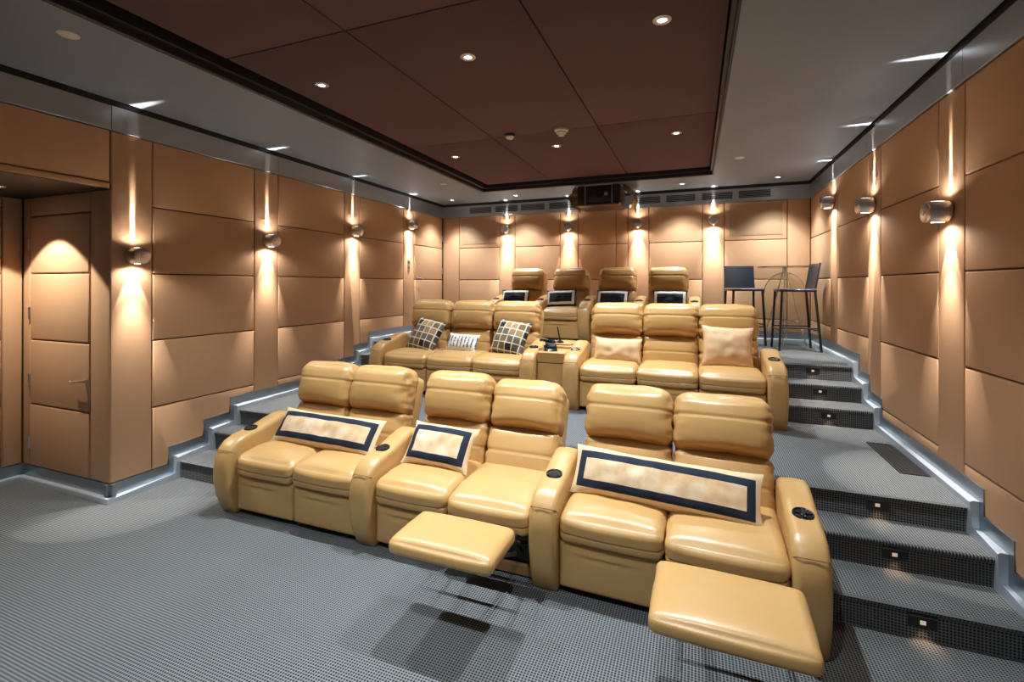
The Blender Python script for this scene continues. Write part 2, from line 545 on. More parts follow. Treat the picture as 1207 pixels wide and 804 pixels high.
# ------------------------------------------------------------------ doors
def lever_handle(side, s, z, dirn, parent):
    F = wall_frame(side)
    b_ = bmesh.new()
    nrm = (F(0, 0, 1) - F(0, 0, 0))
    rot = nrm.to_track_quat('Z', 'Y').to_matrix().to_4x4()
    lathe(b_, [(0, 0), (.026, 0), (.026, .008), (.011, .012), (.011, .05), (0, .05)], 20, Matrix.Translation(F(s, z, 0)) @ rot)
    p = [F(s, z, .045), F(s + dirn * .02, z, .056), F(s + dirn * .07, z - .004, .056), F(s + dirn * .115, z - .012, .054), F(s + dirn * .14, z - .006, .052)]
    tube(b_, p, .0095, 10)
    return obj('door_handle', b_, METAL2, parent, smooth=40)
def hinge(side, s, z, parent):
    F = wall_frame(side)
    b_ = bmesh.new()
    tube(b_, [F(s, z - .055, .008), F(s, z + .055, .008)], .010, 10)
    prism(b_, [F(s - .018, z - .05, .004), F(s + .018, z - .05, .004), F(s + .018, z + .05, .004), F(s - .018, z + .05, .004)], F(0, 0, 0) - F(0, 0, .006))
    return obj('hinge', b_, METAL2, parent, smooth=40)
door_1 = empty('door_1', (0, 0, 0)); tag(door_1, kind='structure')
for z0, z1 in zip([.15, .728, 1.33, 1.945], [.728, 1.33, 1.945, 2.479]):
    put_panel(door_1, 'alcove_door', DL + .004, DR - .006, z0, z1, name='door_panel', proud=.006, th=.034, bevel=.012)
lever_handle('alcove_door', -4.955, 1.005, -1, door_1)
for z in (2.216, 1.576, .953, .364): hinge('alcove_door', DL + .002, z, door_1)
door_2 = empty('door_2', (0, 0, 0)); tag(door_2, kind='structure')
for z0, z1 in zip([1.14, 1.335, 1.945, 2.555], [1.335, 1.945, 2.555, PT]):
    put_panel(door_2, 'left', 7.165, 8.15, z0, z1, name='door_panel', proud=.004, th=.032, bevel=.012)
lever_handle('left', 7.25, 1.965, 1, door_2)
for z in (2.75, 2.12): hinge('left', 8.15, z, door_2)
F = wall_frame('left')
sw = empty('light_switch', (XL, 6.99, 2.19), 'small slim light switch plate on the left wall beside the far door', 'switch')
bm = bmesh.new(); box(bm, 0, .008, -.035, .035, -.09, .09, .003); obj('plate', bm, METAL2, sw)
for dz in (-.045, .045):
    bm = bmesh.new(); box(bm, .008, .014, -.014, .014, dz - .02, dz + .02, .002); obj('rocker', bm, BLACK, sw)

# ------------------------------------------------------------------ skirting
def baseboard(name, side, stepped, s0, s1, zbase=0.0):
    root = empty(name, (0, 0, 0)); tag(root, kind='structure')
    Fm = wall_frame(side)
    tread = [(-9, 0.0)] + [(r[0], r[2]) for r in RISERS]
    def chain(off):
        if not stepped: return [(s0, zbase + off), (s1, zbase + off)]
        pts = [(s0, tread[0][1] + off)]
        for (y, z), (yp, zp) in zip(tread[1:], tread):
            if s0 < y < s1: pts += [(y - off, zp + off), (y - off, z + off)]
        pts.append((s1, pts[-1][1]))
        return pts
    lo = chain(-.02); mid = chain(.05)
    hi = ([(s0, .15)] + [q for (y, z), (yp, zp) in zip(SK[1:], SK) if s0 < y < s1 for q in ((y, zp), (y, z))] + [(s1, S(s1))]) if stepped else [(s0, zbase + .15), (s1, zbase + .15)]
    b_ = bmesh.new()
    prism(b_, [Fm(s, z, .006) for s, z in mid] + [Fm(s, z, .006) for s, z in reversed(hi)], Fm(0, 0, 0) - Fm(0, 0, .03))
    obj('skirting_plate', b_, SKIRT, root)
    b_ = bmesh.new()
    prism(b_, [Fm(s, z, .045) for s, z in lo] + [Fm(s, z, .045) for s, z in reversed(mid)], Fm(0, 0, 0) - Fm(0, 0, .06), bevel=.014, seg=3)
    obj('skirting_ledge', b_, LEDGE, root, smooth=40)
    return root
baseboard('baseboard_left', 'left', True, YA - .03, YB)
baseboard('baseboard_right', 'right', True, YF, YB)
baseboard('baseboard_back', 'back', False, XL, XR, T3)
baseboard('baseboard_alcove', 'alcove_door', False, XA, XL + .047)
baseboard('baseboard_alcove_side', 'alcove_side', False, YF, YA)

# ------------------------------------------------------------------ metal band, shadow gap, ceiling
def band(name, side, s0, s1, joints):
    root = empty(name, (0, 0, 0)); tag(root, kind='structure')
    Fm = wall_frame(side)
    ss = [s0] + joints + [s1]
    for a, b in zip(ss, ss[1:]):
        b_ = bmesh.new()
        prism(b_, [Fm(a + .0015, PT, .012), Fm(b - .0015, PT, .012), Fm(b - .0015, BB, .012), Fm(a + .0015, BB, .012)], Fm(0, 0, 0) - Fm(0, 0, .04), bevel=.002, seg=1)
        obj('band_plate', b_, METAL, root)
    b_ = bmesh.new()
    prism(b_, [Fm(s0, BB, .004), Fm(s1, BB, .004), Fm(s1, CZ + .05, .004), Fm(s0, CZ + .05, .004)], Fm(0, 0, 0) - Fm(0, 0, .03))
    obj('shadow_gap', b_, BLACKT, root)
    return root
band('trim_1', 'left', YF, YB, [.2, YA, 4.245, 6.832])
band('trim_2', 'back', XL, XR, [-1.5])
band('trim_3', 'right', YF, YB, [1.0, 3.853, 5.655])

ceiling = empty('ceiling', (0, 0, 0)); tag(ceiling, kind='structure')
OX0, OX1, OY0, OY1 = -3.36, .235, -2.55, 7.27
SG = .03
bm = bmesh.new()
box(bm, XL + SG, OX0, YF, YB - SG, CZ, CZ + .05); box(bm, OX1, XR - SG, YF, YB - SG, CZ, CZ + .05)
box(bm, OX0, OX1, YF, OY0, CZ, CZ + .05); box(bm, OX0, OX1, OY1, YB - SG, CZ, CZ + .05)
obj('ceiling_border', bm, CEIL, ceiling)
bm = bmesh.new()
box(bm, XL - .1, XR + .1, YF, YB + .1, 3.60, 3.65)
obj('ceiling_void', bm, BLACKT, ceiling)
bm = bmesh.new()
for (t, z0, z1) in ((.03, CZ + .004, 3.60), (.075, 3.462, 3.60)):
    box(bm, OX0, OX0 + t, OY0, OY1, z0, z1, .004, 1); box(bm, OX1 - t * .6, OX1, OY0, OY1, z0, z1, .004, 1)
    box(bm, OX0, OX1, OY1 - t, OY1, z0, z1, .004, 1); box(bm, OX0, OX1, OY0, OY0 + t, z0, z1, .004, 1)
obj('coffer_moulding', bm, BLACKT, ceiling)
PX = [-3.21, -2.13, -.955, .185]
PY = [-2.36, .06, 2.48, 4.90, 7.13]
for a, b in zip(PX, PX[1:]):
    for c, d in zip(PY, PY[1:]):
        bm = bmesh.new(); box(bm, a + .005, b - .005, c + .005, d - .005, PZ, PZ + .05, .006, 2)
        obj('ceiling_panel', bm, MAROON, ceiling, smooth=40)

# ------------------------------------------------------------------ recessed lights
def build_downlight(lit):
    root = empty('recessed_light', (0, 0, 0))
    b_ = bmesh.new()
    lathe(b_, [(.026, -.001), (.030, -.007), (.050, -.007), (.056, -.002), (.056, .0), (.026, .0)], 28)
    obj('trim_ring', b_, METAL2 if lit else CREAM, root, smooth=40)
    b_ = bmesh.new()
    lathe(b_, [(0, -.002 if lit else -.006), (.0265, -.002 if lit else -.006), (.0265, .0), (0, .0)], 24)
    obj('lens' if lit else 'blank_cover', b_, LAMP if lit else CREAM, root)
    return root
dl_on = build_downlight(True); dl_off = build_downlight(False)
used = {True: False, False: False}
def downlight(x, y, z, lit, label, group, watts=0, angle=100, blend=1.0):
    src = dl_on if lit else dl_off
    if used[lit]: o = copy_tree(src)
    else: o = src; used[lit] = True
    o.location = (x, y, z)
    tag(o, label, 'light', group)
    if lit: spot('downlight_beam', (0, 0, -.012), watts, angle, blend, COOL, radius=.022, parent=o)
    return o
CW = ['left', 'middle', 'right']
for j, y in enumerate((5.42, 3.08)):
    for i, x in enumerate((-2.885, -1.54, -.197)):
        downlight(x, y, PZ, True, 'lit downlight in the maroon ceiling, %s of the %s row of three' % (CW[i], ('rear', 'front')[j]), 'maroon ceiling downlights', DOWN_W)
for i, x in enumerate((-2.885, -1.54, -.197)):
    downlight(x, .75, PZ, True, 'lit recessed downlight above the front carpet, %s of three, out of the frame' % CW[i], 'maroon ceiling downlights over the front', FRONT_W)
PL = ['over the far left door', 'second from the left behind the maroon coffer', 'just right of the projector', 'over the bar stools at the back right']
for i, x in enumerate((-4.18, -2.92, -.197, 1.10)):
    downlight(x, 7.72, CZ, True, 'lit downlight in the grey rear ceiling, ' + PL[i], 'grey ceiling downlights', PERIM_W, 84, .25)
downlight(-3.63, 6.43, CZ, False, 'round cream unlit ceiling disc on the grey border left of the coffer, far end', 'unlit ceiling discs')
downlight(.5, 6.39, CZ, False, 'round cream unlit ceiling disc on the grey border right of the coffer', 'unlit ceiling discs')
downlight(-3.66, 1.756, CZ, False, 'round cream unlit ceiling disc on the grey border at top left, nearest', 'unlit ceiling discs')
al = copy_tree(dl_on)
for ch in list(al.children):
    if ch.type == 'LIGHT': bpy.data.objects.remove(ch)
al.location = (-5.37, 2.10, 2.655)
tag(al, 'lit recessed downlight under the black soffit in front of the left alcove door', 'light'); 
if 'group' in al: del al['group']
spot('downlight_beam', (0, 0, -.012), ALCOVE_W, 92, .12, (1.0, .95, .85), radius=.022, parent=al)

# smoke detectors
sd = empty('smoke_detector', (-1.905, 4.835, PZ), 'white domed sensor on a dark base in the maroon ceiling, left of another', 'smoke detector')
bm = bmesh.new(); lathe(bm, [(0, 0), (.062, 0), (.062, -.018), (.045, -.022), (0, -.022)], 28); obj('base', bm, BLACK, sd, smooth=40)
bm = bmesh.new(); lathe(bm, [(.046, -.022), (.044, -.034), (.032, -.046), (0, -.050)], 28); obj('dome', bm, CREAM, sd, smooth=50)
sd2 = empty('smoke_detector', (-1.33, 4.87, PZ), 'cream stepped smoke detector on the maroon ceiling, right of the domed sensor', 'smoke detector')
bm = bmesh.new(); lathe(bm, [(0, 0), (.075, 0), (.073, -.018), (.058, -.024), (.054, -.026)], 28); obj('base', bm, CREAM, sd2, smooth=40)
bm = bmesh.new(); lathe(bm, [(.052, -.022), (.055, -.034), (.050, -.044), (.034, -.050), (.030, -.066), (0, -.070)], 28); obj('sensor_head', bm, CREAM, sd2, smooth=40)

# ------------------------------------------------------------------ wall sconces
def build_sconce():
    root = empty('wall_sconce', (0, 0, 0))       # local: +x out of the wall, y along the wall
    Rx = Matrix.Rotation(math.radians(90), 4, 'Y')
    b_ = bmesh.new()
    lathe(b_, [(0, -.004), (.046, -.004), (.046, .012), (.030, .014), (0, .014)], 28, Rx); obj('mounting_plate', b_, METAL2, root, smooth=40)
    b_ = bmesh.new()
    lathe(b_, [(0, .012), (.066, .012), (.071, .017), (.071, .128), (.066, .134), (0, .134)], 40, Rx); obj('drum_body', b_, METAL2, root, smooth=40)
    b_ = bmesh.new()
    lathe(b_, [(.069, .130), (.070, .140), (.062, .145), (.02, .146), (.016, .152), (0, .152)], 40, Rx); obj('face_cap', b_, METAL2, root, smooth=40)
    for s in (-1, 1):
        b_ = bmesh.new(); box(b_, .035, .105, -.005, .005, s * .0705 - .002, s * .0705 + .0012); obj('beam_lens', b_, LAMPW, root)
    return root
sconce0 = build_sconce(); first = [True]
def sconce(loc, rz, label):
    if first[0]: o = sconce0; first[0] = False
    else: o = copy_tree(sconce0)
    o.location = loc; o.rotation_euler = (0, 0, rz)
    tag(o, label, 'sconce', 'drum wall sconces')
    return o
def sconce_beams(o):
    # fan of light upwards (thin along the wall), cone downwards, soft spill both ways
    spot('up_fan_beam', (.060, 0, .080), SC_UP_W * 2.2, 60, .7, WARMW, (-.22, 0, 1), .016, (1, 1, 1), o)
    spot('down_beam', (.034, 0, -.078), SC_DOWN_W * 2.0, 43, .08, WARMW, (0, 0, -1), .008, None, o)
    spot('down_core_beam', (.115, 0, -.078), SC_DOWN_W * 3.0, 44, .8, WARMW, (-.01, 0, -1), .010, None, o)
    spot('up_spill', (.09, 0, .078), SC_WIDE_W * .4, 165, .5, WARMW, (0, 0, 1), .02, None, o)
    spot('down_spill', (.09, 0, -.078), SC_WIDE_W, 165, .5, WARMW, (0, 0, -1), .02, None, o)
SC = []
for (y, z, lab) in ((2.68, 2.098, 'nearest the camera beside the alcove'), (4.085, 2.354, 'second from the alcove'), (5.55, 2.62, 'third from the alcove'), (6.995, 2.885, 'farthest, beside the far door')):
    SC.append(sconce((XL, y, z), 0, 'brushed metal drum sconce on the left wall, ' + lab))
for (y, z, lab) in ((4.03, 2.352, 'nearest the camera and largest'), (5.49, 2.625, 'middle one of three'), (6.91, 2.885, 'farthest, near the bar stools')):
    SC.append(sconce((XR, y, z), math.pi, 'brushed metal drum sconce on the right wall, ' + lab))
for (x, lab) in ((-3.27, 'leftmost, left of the third row chairs'), (-2.09, 'just left of the projector'), (-.90, 'just right of the projector'), (.262, 'rightmost, left of the bar stools')):
    SC.append(sconce((x, YB, 2.882), -math.pi / 2, 'brushed metal drum sconce on the back wall, ' + lab))
for o in SC: sconce_beams(o)
for o in SC:
    for ch in o.children:
        if ch.type == 'LIGHT' and ch.name.startswith('up_fan'):
            # narrow the fan along the wall: local light axes -> squeeze the one lying along the wall
            q = ch.rotation_quaternion.to_matrix()
            ax = max((0, 1), key=lambda a: abs(q.col[a].y))
            s = [1, 1, 1]; s[ax] = .085
            ch.scale = s

# ------------------------------------------------------------------ air vents on the back band
def vent(x0, x1, zc, label, first_=[None]):
    root = empty('air_vent', ((x0 + x1) / 2, YB - .012, zc), label, 'vent', 'slatted air vents on the back wall band')
    w = (x1 - x0) / 2; h = .062
    b_ = bmesh.new(); box(b_, -w + .008, w - .008, -.0015, .002, -h + .006, h - .006); obj('dark_back', b_, BLACK, root)
    b_ = bmesh.new()
    for a in ((-w, w, h - .008, h), (-w, w, -h, -h + .008), (-w, -w + .008, -h, h), (w - .008, w, -h, h)): box(b_, a[0], a[1], -.006, .002, a[2], a[3])
    obj('vent_frame', b_, METAL, root)
    for k in range(4):
        z = -h + .014 + (k + .5) * (2 * h - .028) / 4
        b_ = bmesh.new(); box(b_, -w + .008, w - .008, -.007, .001, z - .0025, z + .0025); obj('slat', b_, METAL, root)
V = [(-4.04, -3.58), (-3.51, -3.05), (-3.0, -2.53), (-2.46, -1.98), (-.99, -.54), (-.457, 0.0), (.088, .545), (.617, 1.075)]
VN = ['leftmost of all eight', 'second from the left', 'third from the left', 'fourth, touching the projector on its left', 'first to the right of the projector', 'second to the right of the projector', 'third to the right of the projector', 'rightmost of all eight']
for (a, b), n_ in zip(V, VN): vent(a, b, 3.268, 'dark slatted air vent in the metal band, ' + n_)

# ------------------------------------------------------------------ step lights and floor vent
def step_light(x, y, z, label):
    root = empty('step_light', (x, y, z), label, 'light', 'step lights in the carpeted risers')
    b_ = bmesh.new(); box(b_, -.062, .062, -.006, .003, -.034, .034, .002); obj('faceplate', b_, BLACK, root)
    b_ = bmesh.new(); box(b_, -.062, .062, -.018, -.004, .028, .036, .002); obj('hood', b_, DARKMETAL, root)
    b_ = bmesh.new(); box(b_, -.013, .013, -.009, -.005, -.014, .008, .002); obj('lens', b_, STEPLAMP, root)
    spot('step_beam', (0, -.02, -.01), STEP_W, 95, .6, (1.0, .62, .38), (0, -.35, -1), .006, None, root)
LN = ['lowest step', 'second step', 'third step', 'fourth step', 'fifth step', 'top step']
for i, (r, x) in enumerate(zip(RISERS, (1.11, 1.10, 1.10, 1.20, 1.197, 1.193))):
    step_light(x, r[0], r[1] + .095, 'small black step light in the right aisle riser, ' + LN[i])
step_light(-3.87, RISERS[0][0], .095, 'small black step light in the lowest left aisle riser behind the armrest')

fv = empty('floor_vent', (1.458, 4.53, T2), 'black slotted floor grille in the carpet beside the right wall', 'vent')
bm = bmesh.new()
box(bm, -.09, -.070, -.36, .36, 0, .006, .002, 1); box(bm, .070, .09, -.36, .36, 0, .006, .002, 1); box(bm, -.07, .07, -.36, -.34, 0, .006); box(bm, -.07, .07, .34, .36, 0, .006)
obj('vent_frame', bm, BLACK, fv)
bm = bmesh.new(); box(bm, -.072, .072, -.345, .345, -.002, .0015); obj('dark_back', bm, BLACKT, fv)
for k in range(5):
    x = -.056 + k * .028
    bm = bmesh.new(); box(bm, x - .005, x + .005, -.34, .34, .001, .005); obj('slat', bm, BLACK, fv)

# ------------------------------------------------------------------ recliners
CACHE = {}
def cached(key, fn):
    if key not in CACHE:
        CACHE[key] = fn()
    return CACHE[key]

ARM = [(.72, .0), (.0, .0), (-.035, .055), (-.075, .15), (-.098, .27), (-.10, .37), (-.085, .455), (-.052, .53), (0, .58), (.07, .607), (.16, .62), (.26, .636), (.38, .668), (.47, .688), (.535, .690), (.585, .672), (.61, .635), (.625, .56), (.66, .40), (.70, .2)]
ARM_W = .168
def arm_mesh(base=0.0):
    prof = [(y, z) for y, z in ARM]
    b_ = bmesh.new()
    # rounded slab: rings of the profile, shrunk towards the sides
    cy, cz = .28, .33
    n = len(prof)
    rings = []
    r = .040
    xs = []
    for k in range(6):
        a = math.pi / 2 * k / 5
        xs.append((-ARM_W / 2 + r * (1 - math.sin(a)), r * (1 - math.cos(a))))
    xs = xs[::-1]                                    # from the side inwards
    sect = [(x, ins) for x, ins in [(-ARM_W / 2, r)] ] if False else None
    seq = []
    for k in range(6):
        a = math.pi / 2 * k / 5
        seq.append((-ARM_W / 2 + r * (1 - math.cos(a)), r * (1 - math.sin(a))))
    seq += [(0, -.004)]
    seq += [(-x, i) for x, i in reversed(seq[:-1])]
    # outward normals of the profile
    nrm = []
    for i in range(n):
        p0, p1 = Vector(prof[i - 1]), Vector(prof[(i + 1) % n])
        t = (p1 - p0).normalized()
        nn = Vector((t.y, -t.x))
        c = Vector(prof[i]) - Vector((cy, cz))
        if nn.dot(c) < 0: nn = -nn
        nrm.append(nn)
    for x, ins in seq:
        ring = []
        for (y, z), nn in zip(prof, nrm):
            k = ins if z > .02 else ins * .5
            yy = y - nn.x * k; zz = max(.0, z - nn.y * k) if z < .02 else z - nn.y * k
            ring.append(b_.verts.new((x, yy, zz)))
        rings.append(ring)
    for a, c in zip(rings, rings[1:]):
        for i in range(n):
            j = (i + 1) % n
            b_.faces.new((a[i], a[j], c[j], c[i]))
    b_.faces.new(rings[0]); b_.faces.new(list(reversed(rings[-1])))
    me = mesh_of(b_, 'armrest', 50)
    me.materials.append(LEATHER)
    return me
def arm_seam_mesh():
    b_ = bmesh.new()
    y, z = -.062, .517
    pts = [(-.0835, y + .045, z - .03), (-.080, y + .022, z - .012), (-.068, y + .006, z), (-.05, y - .001, z + .003), (0, y - .003, z + .004), (.05, y - .001, z + .003), (.068, y + .006, z), (.080, y + .022, z - .012), (.0835, y + .045, z - .03)]
    tube(b_, pts, .0022, 6)
    me = mesh_of(b_, 'seam', 60); me.materials.append(LEATHER_SEAM)
    return me
def cup_mesh():
    b_ = bmesh.new()
    lathe(b_, [(0, .0025), (.040, .0025), (.042, .006), (.048, .008), (.052, .005), (.053, -.006)], 28)
    me = mesh_of(b_, 'cup_holder', 50); me.materials.append(BLACK_GLOSS)
    return me
def add_arm(root, x, insert=False):
    a = link('armrest', cached('arm', arm_mesh), None, root, (x, 0, 0))
    link('seam', cached('armseam', arm_seam_mesh), None, a)
    c = link('cup_holder', cached('cup', cup_mesh), None, a, (0, .195, .6285))
    c.rotation_euler = (math.radians(9.5), 0, 0)
    c['label'] = 'round black cup holder'
    if insert:
        b_ = bmesh.new()
        box(b_, -.008, .008, -.043, .043, .003, .013, .004); lathe(b_, [(0, .013), (.016, .012), (.018, .003)], 16); box(b_, -.043, .043, -.006, .006, .003, .009, .003)
        o = obj('cup_insert', b_, BLACK_GLOSS, a, smooth=40, loc=(0, .195, .6285)); o.rotation_euler = (math.radians(9.5), 0, 0)
    return a

def seat_mesh(W, seed):
    def warp(p):
        # the nose of the cushion curls down, the rear sinks
        y = p.y
        if y < -.12: p.z -= (max(0, -.12 - y)) ** 2 * .55
        return p
    b_ = cushion(W - .006, .62, .165, .045, top=.030, front=.022, seams=[(2, -.012, .007, .0042, 'all'), ], n=(18, 16, 34), wrinkle=.005, seed=seed, warp=warp)
    me = mesh_of(b_, 'seat_cushion', 60); me.materials.append(LEATHER)
    return me
def lumbar_mesh(W, seed):
    b_ = cushion(W - .008, .19, .40, .055, front=.046, top=.01, seams=[(2, .015, .009, .006, 'front')], n=(16, 8, 46), wrinkle=.006, seed=seed)
    me = mesh_of(b_, 'back_cushion', 60); me.materials.append(LEATHER)
    return me
def head_mesh(W, seed):
    def warp(p):
        # tuck the lower front edge up in the middle, round the top
        if p.z < 0: p.y += (p.z / .2) ** 2 * .02 * (1 if p.y < 0 else 0)
        if p.z > .05: p.x *= 1 - ((p.z - .05) / .15) ** 2 * .05
        if p.z < -.1 and p.y < .02: p.z += .022 * (1 - (p.x / (W / 2)) ** 2) * (-.1 - p.z) / .1
        return p
    b_ = cushion(W - .004, .23, .385, .075, front=.050, top=.022, back=.01, seams=[(2, .045, .010, .006, 'front')], n=(18, 12, 46), wrinkle=.008, seed=seed, warp=warp)
    me = mesh_of(b_, 'headrest', 60); me.materials.append(LEATHER)
    return me
def shell_mesh(W):
    b_ = cushion(W - .02, .15, .86, .05, back=.015, n=(8, 6, 10))
    me = mesh_of(b_, 'back_shell', 60); me.materials.append(LEATHER)
    return me
def panel_mesh(W, seed):
    def warp(p):
        if p.y < 0:
            p.y -= .007 * math.exp(-((p.z - .085) / .012) ** 2) * math.exp(-((p.x + .02) / (W * .27)) ** 4) * (1 + .5 * math.sin(p.x * 60 + seed))
            p.y += .006 * math.exp(-((p.z - .06) / .015) ** 2) * math.exp(-((p.x + .02) / (W * .27)) ** 4)
        return p
    b_ = cushion(W - .006, .07, .285, .022, front=.012, n=(22, 6, 34), seed=seed, warp=warp)
    me = mesh_of(b_, 'front_panel', 60); me.materials.append(LEATHER)
    return me
def foot_mesh(W, D):
    b_ = cushion(W + .022, D, .085, .034, top=.024, front=.010, seams=[(1, D * .18, .005, .006, 'top')], n=(20, 22, 10), wrinkle=.002, seed=2)
    me = mesh_of(b_, 'footrest', 60); me.materials.append(LEATHER)
    return me
def base_mesh(W):
    b_ = bmesh.new()
    box(b_, -W / 2 + .01, W / 2 - .01, .10, .70, .04, .30)
    me = mesh_of(b_, 'seat_base'); me.materials.append(BLACK)
    return me
def linkage_mesh(W):
    b_ = bmesh.new()
    for s in (-1, 1):
        x = s * (W / 2 - .075)
        def bar(p, q, w=.022, t=.005, xo=0):
            p, q = Vector((x + xo, *p)), Vector((x + xo, *q))
            d_ = (q - p).normalized(); nn = Vector((0, -d_.z, d_.y)) * w / 2
            prism(b_, [p - nn, q - nn, q + nn, p + nn], (t, 0, 0))
        bar((.16, .25), (-.16, .35)); bar((.16, .17), (-.26, .39), xo=.008)
        bar((-.05, .27), (-.46, .395), xo=-.008); bar((-.12, .25), (-.42, .39), xo=.015); bar((.08, .14), (-.10, .33), xo=-.012)
        tube(b_, [(x - .012, -.07, .29), (x + .022, -.07, .29)], .008, 8)
    tube(b_, [(-W / 2 + .07, -.20, .355), (W / 2 - .07, -.20, .355)], .012, 8)
    me = mesh_of(b_, 'footrest_linkage'); me.materials.append(DARKMETAL)
    return me
def add_seat(root, x, W, seed, recline=17.0, open_=None, fwd=0.0):
    sd_ = seed % 3
    o = link('seat_cushion', cached(('seat', W, sd_), lambda: seat_mesh(W, sd_)), None, root, (x, .285 - fwd, .412))
    if open_: o.rotation_euler = (math.radians(1.5), 0, 0)
    th = math.radians(recline)
    O = Vector((x, .505 - fwd, .40))
    u = Vector((0, math.sin(th), math.cos(th)))         # up the back
    w = Vector((0, -math.cos(th), math.sin(th)))        # towards the sitter
    for nm, me, v, wf in (('back_cushion', cached(('lum', W, sd_), lambda: lumbar_mesh(W, sd_)), .195, -.088),
                          ('headrest', cached(('head', W, sd_), lambda: head_mesh(W, sd_)), .562, -.060),
                          ('back_shell', cached(('shell', W), lambda: shell_mesh(W)), .275, -.205)):
        p = link(nm, me, None, root, O + u * v + w * wf)
        p.rotation_euler = (-th, 0, 0)
    link('seat_base', cached(('base', W), lambda: base_mesh(W)), None, root, (x, 0, 0))
    if open_:
        D, yc, zc, tilt = open_
        f = link('footrest', cached(('foot', W, D), lambda: foot_mesh(W, D)), None, root, (x, yc, zc))
        f.rotation_euler = (math.radians(tilt), 0, 0)
        link('footrest_linkage', cached(('linkage', W), lambda: linkage_mesh(W)), None, root, (x, 0, 0))['label'] = 'dark metal footrest linkage'
        b_ = bmesh.new(); box(b_, -W / 2 + .004, W / 2 - .004, .055, .085, .012, .075, .004)
        obj('stretcher_board', b_, WOOD, root, loc=(x, 0, 0))['label'] = 'bare wooden stretcher board'
    else:
        link('front_panel', cached(('panel', W, sd_), lambda: panel_mesh(W, sd_)), None, root, (x, .030, .182))

# front row: three loveseats in line
YR1 = 2.762
A1 = [-3.530, -2.182, -.850, .535]
def row_seats(a0, a1, k):
    """centres and width of k seats between two arm centres"""
    w = (a1 - a0 - ARM_W) / k
    return [a0 + ARM_W / 2 + w * (i + .5) for i in range(k)], w
G = 'two-seat recliners of the front row'
LV = [('tan leather two-seat recliner at the left end of the front row, both footrests closed', [(17, None), (17, None)]),
      ('tan leather two-seat recliner in the middle of the front row, right footrest raised', [(17, None), (25, (.36, -.480, .459, .5))]),
      ('tan leather two-seat recliner at the right end of the front row, right footrest raised', [(19, None), (22, (.42, -.510, .454, 3))])]
for i, (lab, seats) in enumerate(LV):
    x0 = (A1[i] + A1[i + 1]) / 2
    root = empty('recliner_loveseat', (x0, YR1 - (.015 if i == 2 else 0), 0), lab, 'sofa', G, rz=math.radians(-1.2 if i == 2 else 0))
    cs, w = row_seats(A1[i] - x0, A1[i + 1] - x0, 2)
    w = round(w, 3)
    if i == 0: add_arm(root, A1[0] - x0)
    add_arm(root, A1[i + 1] - x0, insert=(i == 2))
    for k, (rc, op) in enumerate(seats):
        add_seat(root, cs[k], w, i * 2 + k, rc, op, .03 if op else 0)

# second row: two three-seaters with a console between them
YR2 = 5.0
A2 = [(-3.765, -1.742), (-1.250, .712)]
for i, (a0, a1) in enumerate(A2):
    x0 = (a0 + a1) / 2
    root = empty('recliner_sofa', (x0, YR2, T2), ('tan leather three-seat recliner sofa left of the console, with checked cushions', 'tan leather three-seat recliner sofa right of the console, with plain cushions')[i], 'sofa', 'three-seat sofas of the second row')
    cs, w = row_seats(a0 - x0, a1 - x0, 3)
    w = round(w, 3)
    add_arm(root, a0 - x0); add_arm(root, a1 - x0)
    for k in range(3): add_seat(root, cs[k], w, i + k, 16)

con = empty('center_console', (-1.496, YR2, T2), 'tan leather console box between the two second row sofas', 'console')
CWD = .492 - ARM_W - .006
bm = bmesh.new(); box(bm, -CWD / 2, CWD / 2, .05, .80, 0, .475, .012, 3); obj('console_body', bm, LEATHER, con, smooth=40)
bm = bmesh.new(); box(bm, -CWD / 2, CWD / 2, .045, .40, .480, .60, .012, 3); obj('console_lid', bm, LEATHER, con, smooth=40)
bm = bmesh.new(); box(bm, -CWD / 2, CWD / 2, .41, .82, .480, .632, .012, 3); obj('rear_box', bm, LEATHER, con, smooth=40)
bm = bmesh.new()
pts = []
for k in range(28):
    a = k * 2 * math.pi / 28
    pts.append((.155 * math.copysign(abs(math.cos(a)) ** .6, math.cos(a)) , .61 + .19 * math.copysign(abs(math.sin(a)) ** .6, math.sin(a)), .655))
prism(bm, pts, (0, 0, -.022), .006, 2); obj('tray_top', bm, LEATHER, con, smooth=40)
bm = bmesh.new(); box(bm, -CWD / 2 + .05, -CWD / 2 + .053, .0445, .0455, .485, .595); box(bm, -CWD / 2 + .01, CWD / 2 - .01, .048, .0495, .24, .243); obj('seam', bm, LEATHER_SEAM, con)

dock = empty('phone_dock', (-1.545, YR2 + .20, T2 + .60), 'black angled desk phone dock on the front of the console', 'phone', rz=.35)
bm = bmesh.new()
prism(bm, [(-.075, -.09, 0), (-.075, .09, 0), (-.075, .05, .055), (-.075, -.07, .022)], (.15, 0, 0), .008, 2, True); obj('base', bm, BLACK_GLOSS, dock, smooth=40)
bm = bmesh.new()
prism(bm, [(-.055, .0, .030), (-.055, .062, .112), (-.055, .078, .100), (-.055, .018, .016)], (.11, 0, 0), .006, 2, True); obj('screen_slab', bm, BLACK, dock, smooth=40)
bm = bmesh.new()
box(bm, -.024, .024, -.11, .08, -.012, .012, .008, 2)
hs = obj('handset', bm, BLACK_GLOSS, dock, smooth=40, loc=(-.045, .01, .108)); hs.rotation_euler = (.1, math.radians(28), 1.25)
rem = empty('antenna_stand', (-1.515, YR2 + .50, T2 + .655), 'slim black upright stick on a round foot at the back of the console', 'remote')
bm = bmesh.new(); lathe(bm, [(0, 0), (.05, 0), (.05, .012), (.03, .022), (.014, .03), (0, .03)], 20); obj('foot', bm, BLACK_GLOSS, rem, smooth=40)
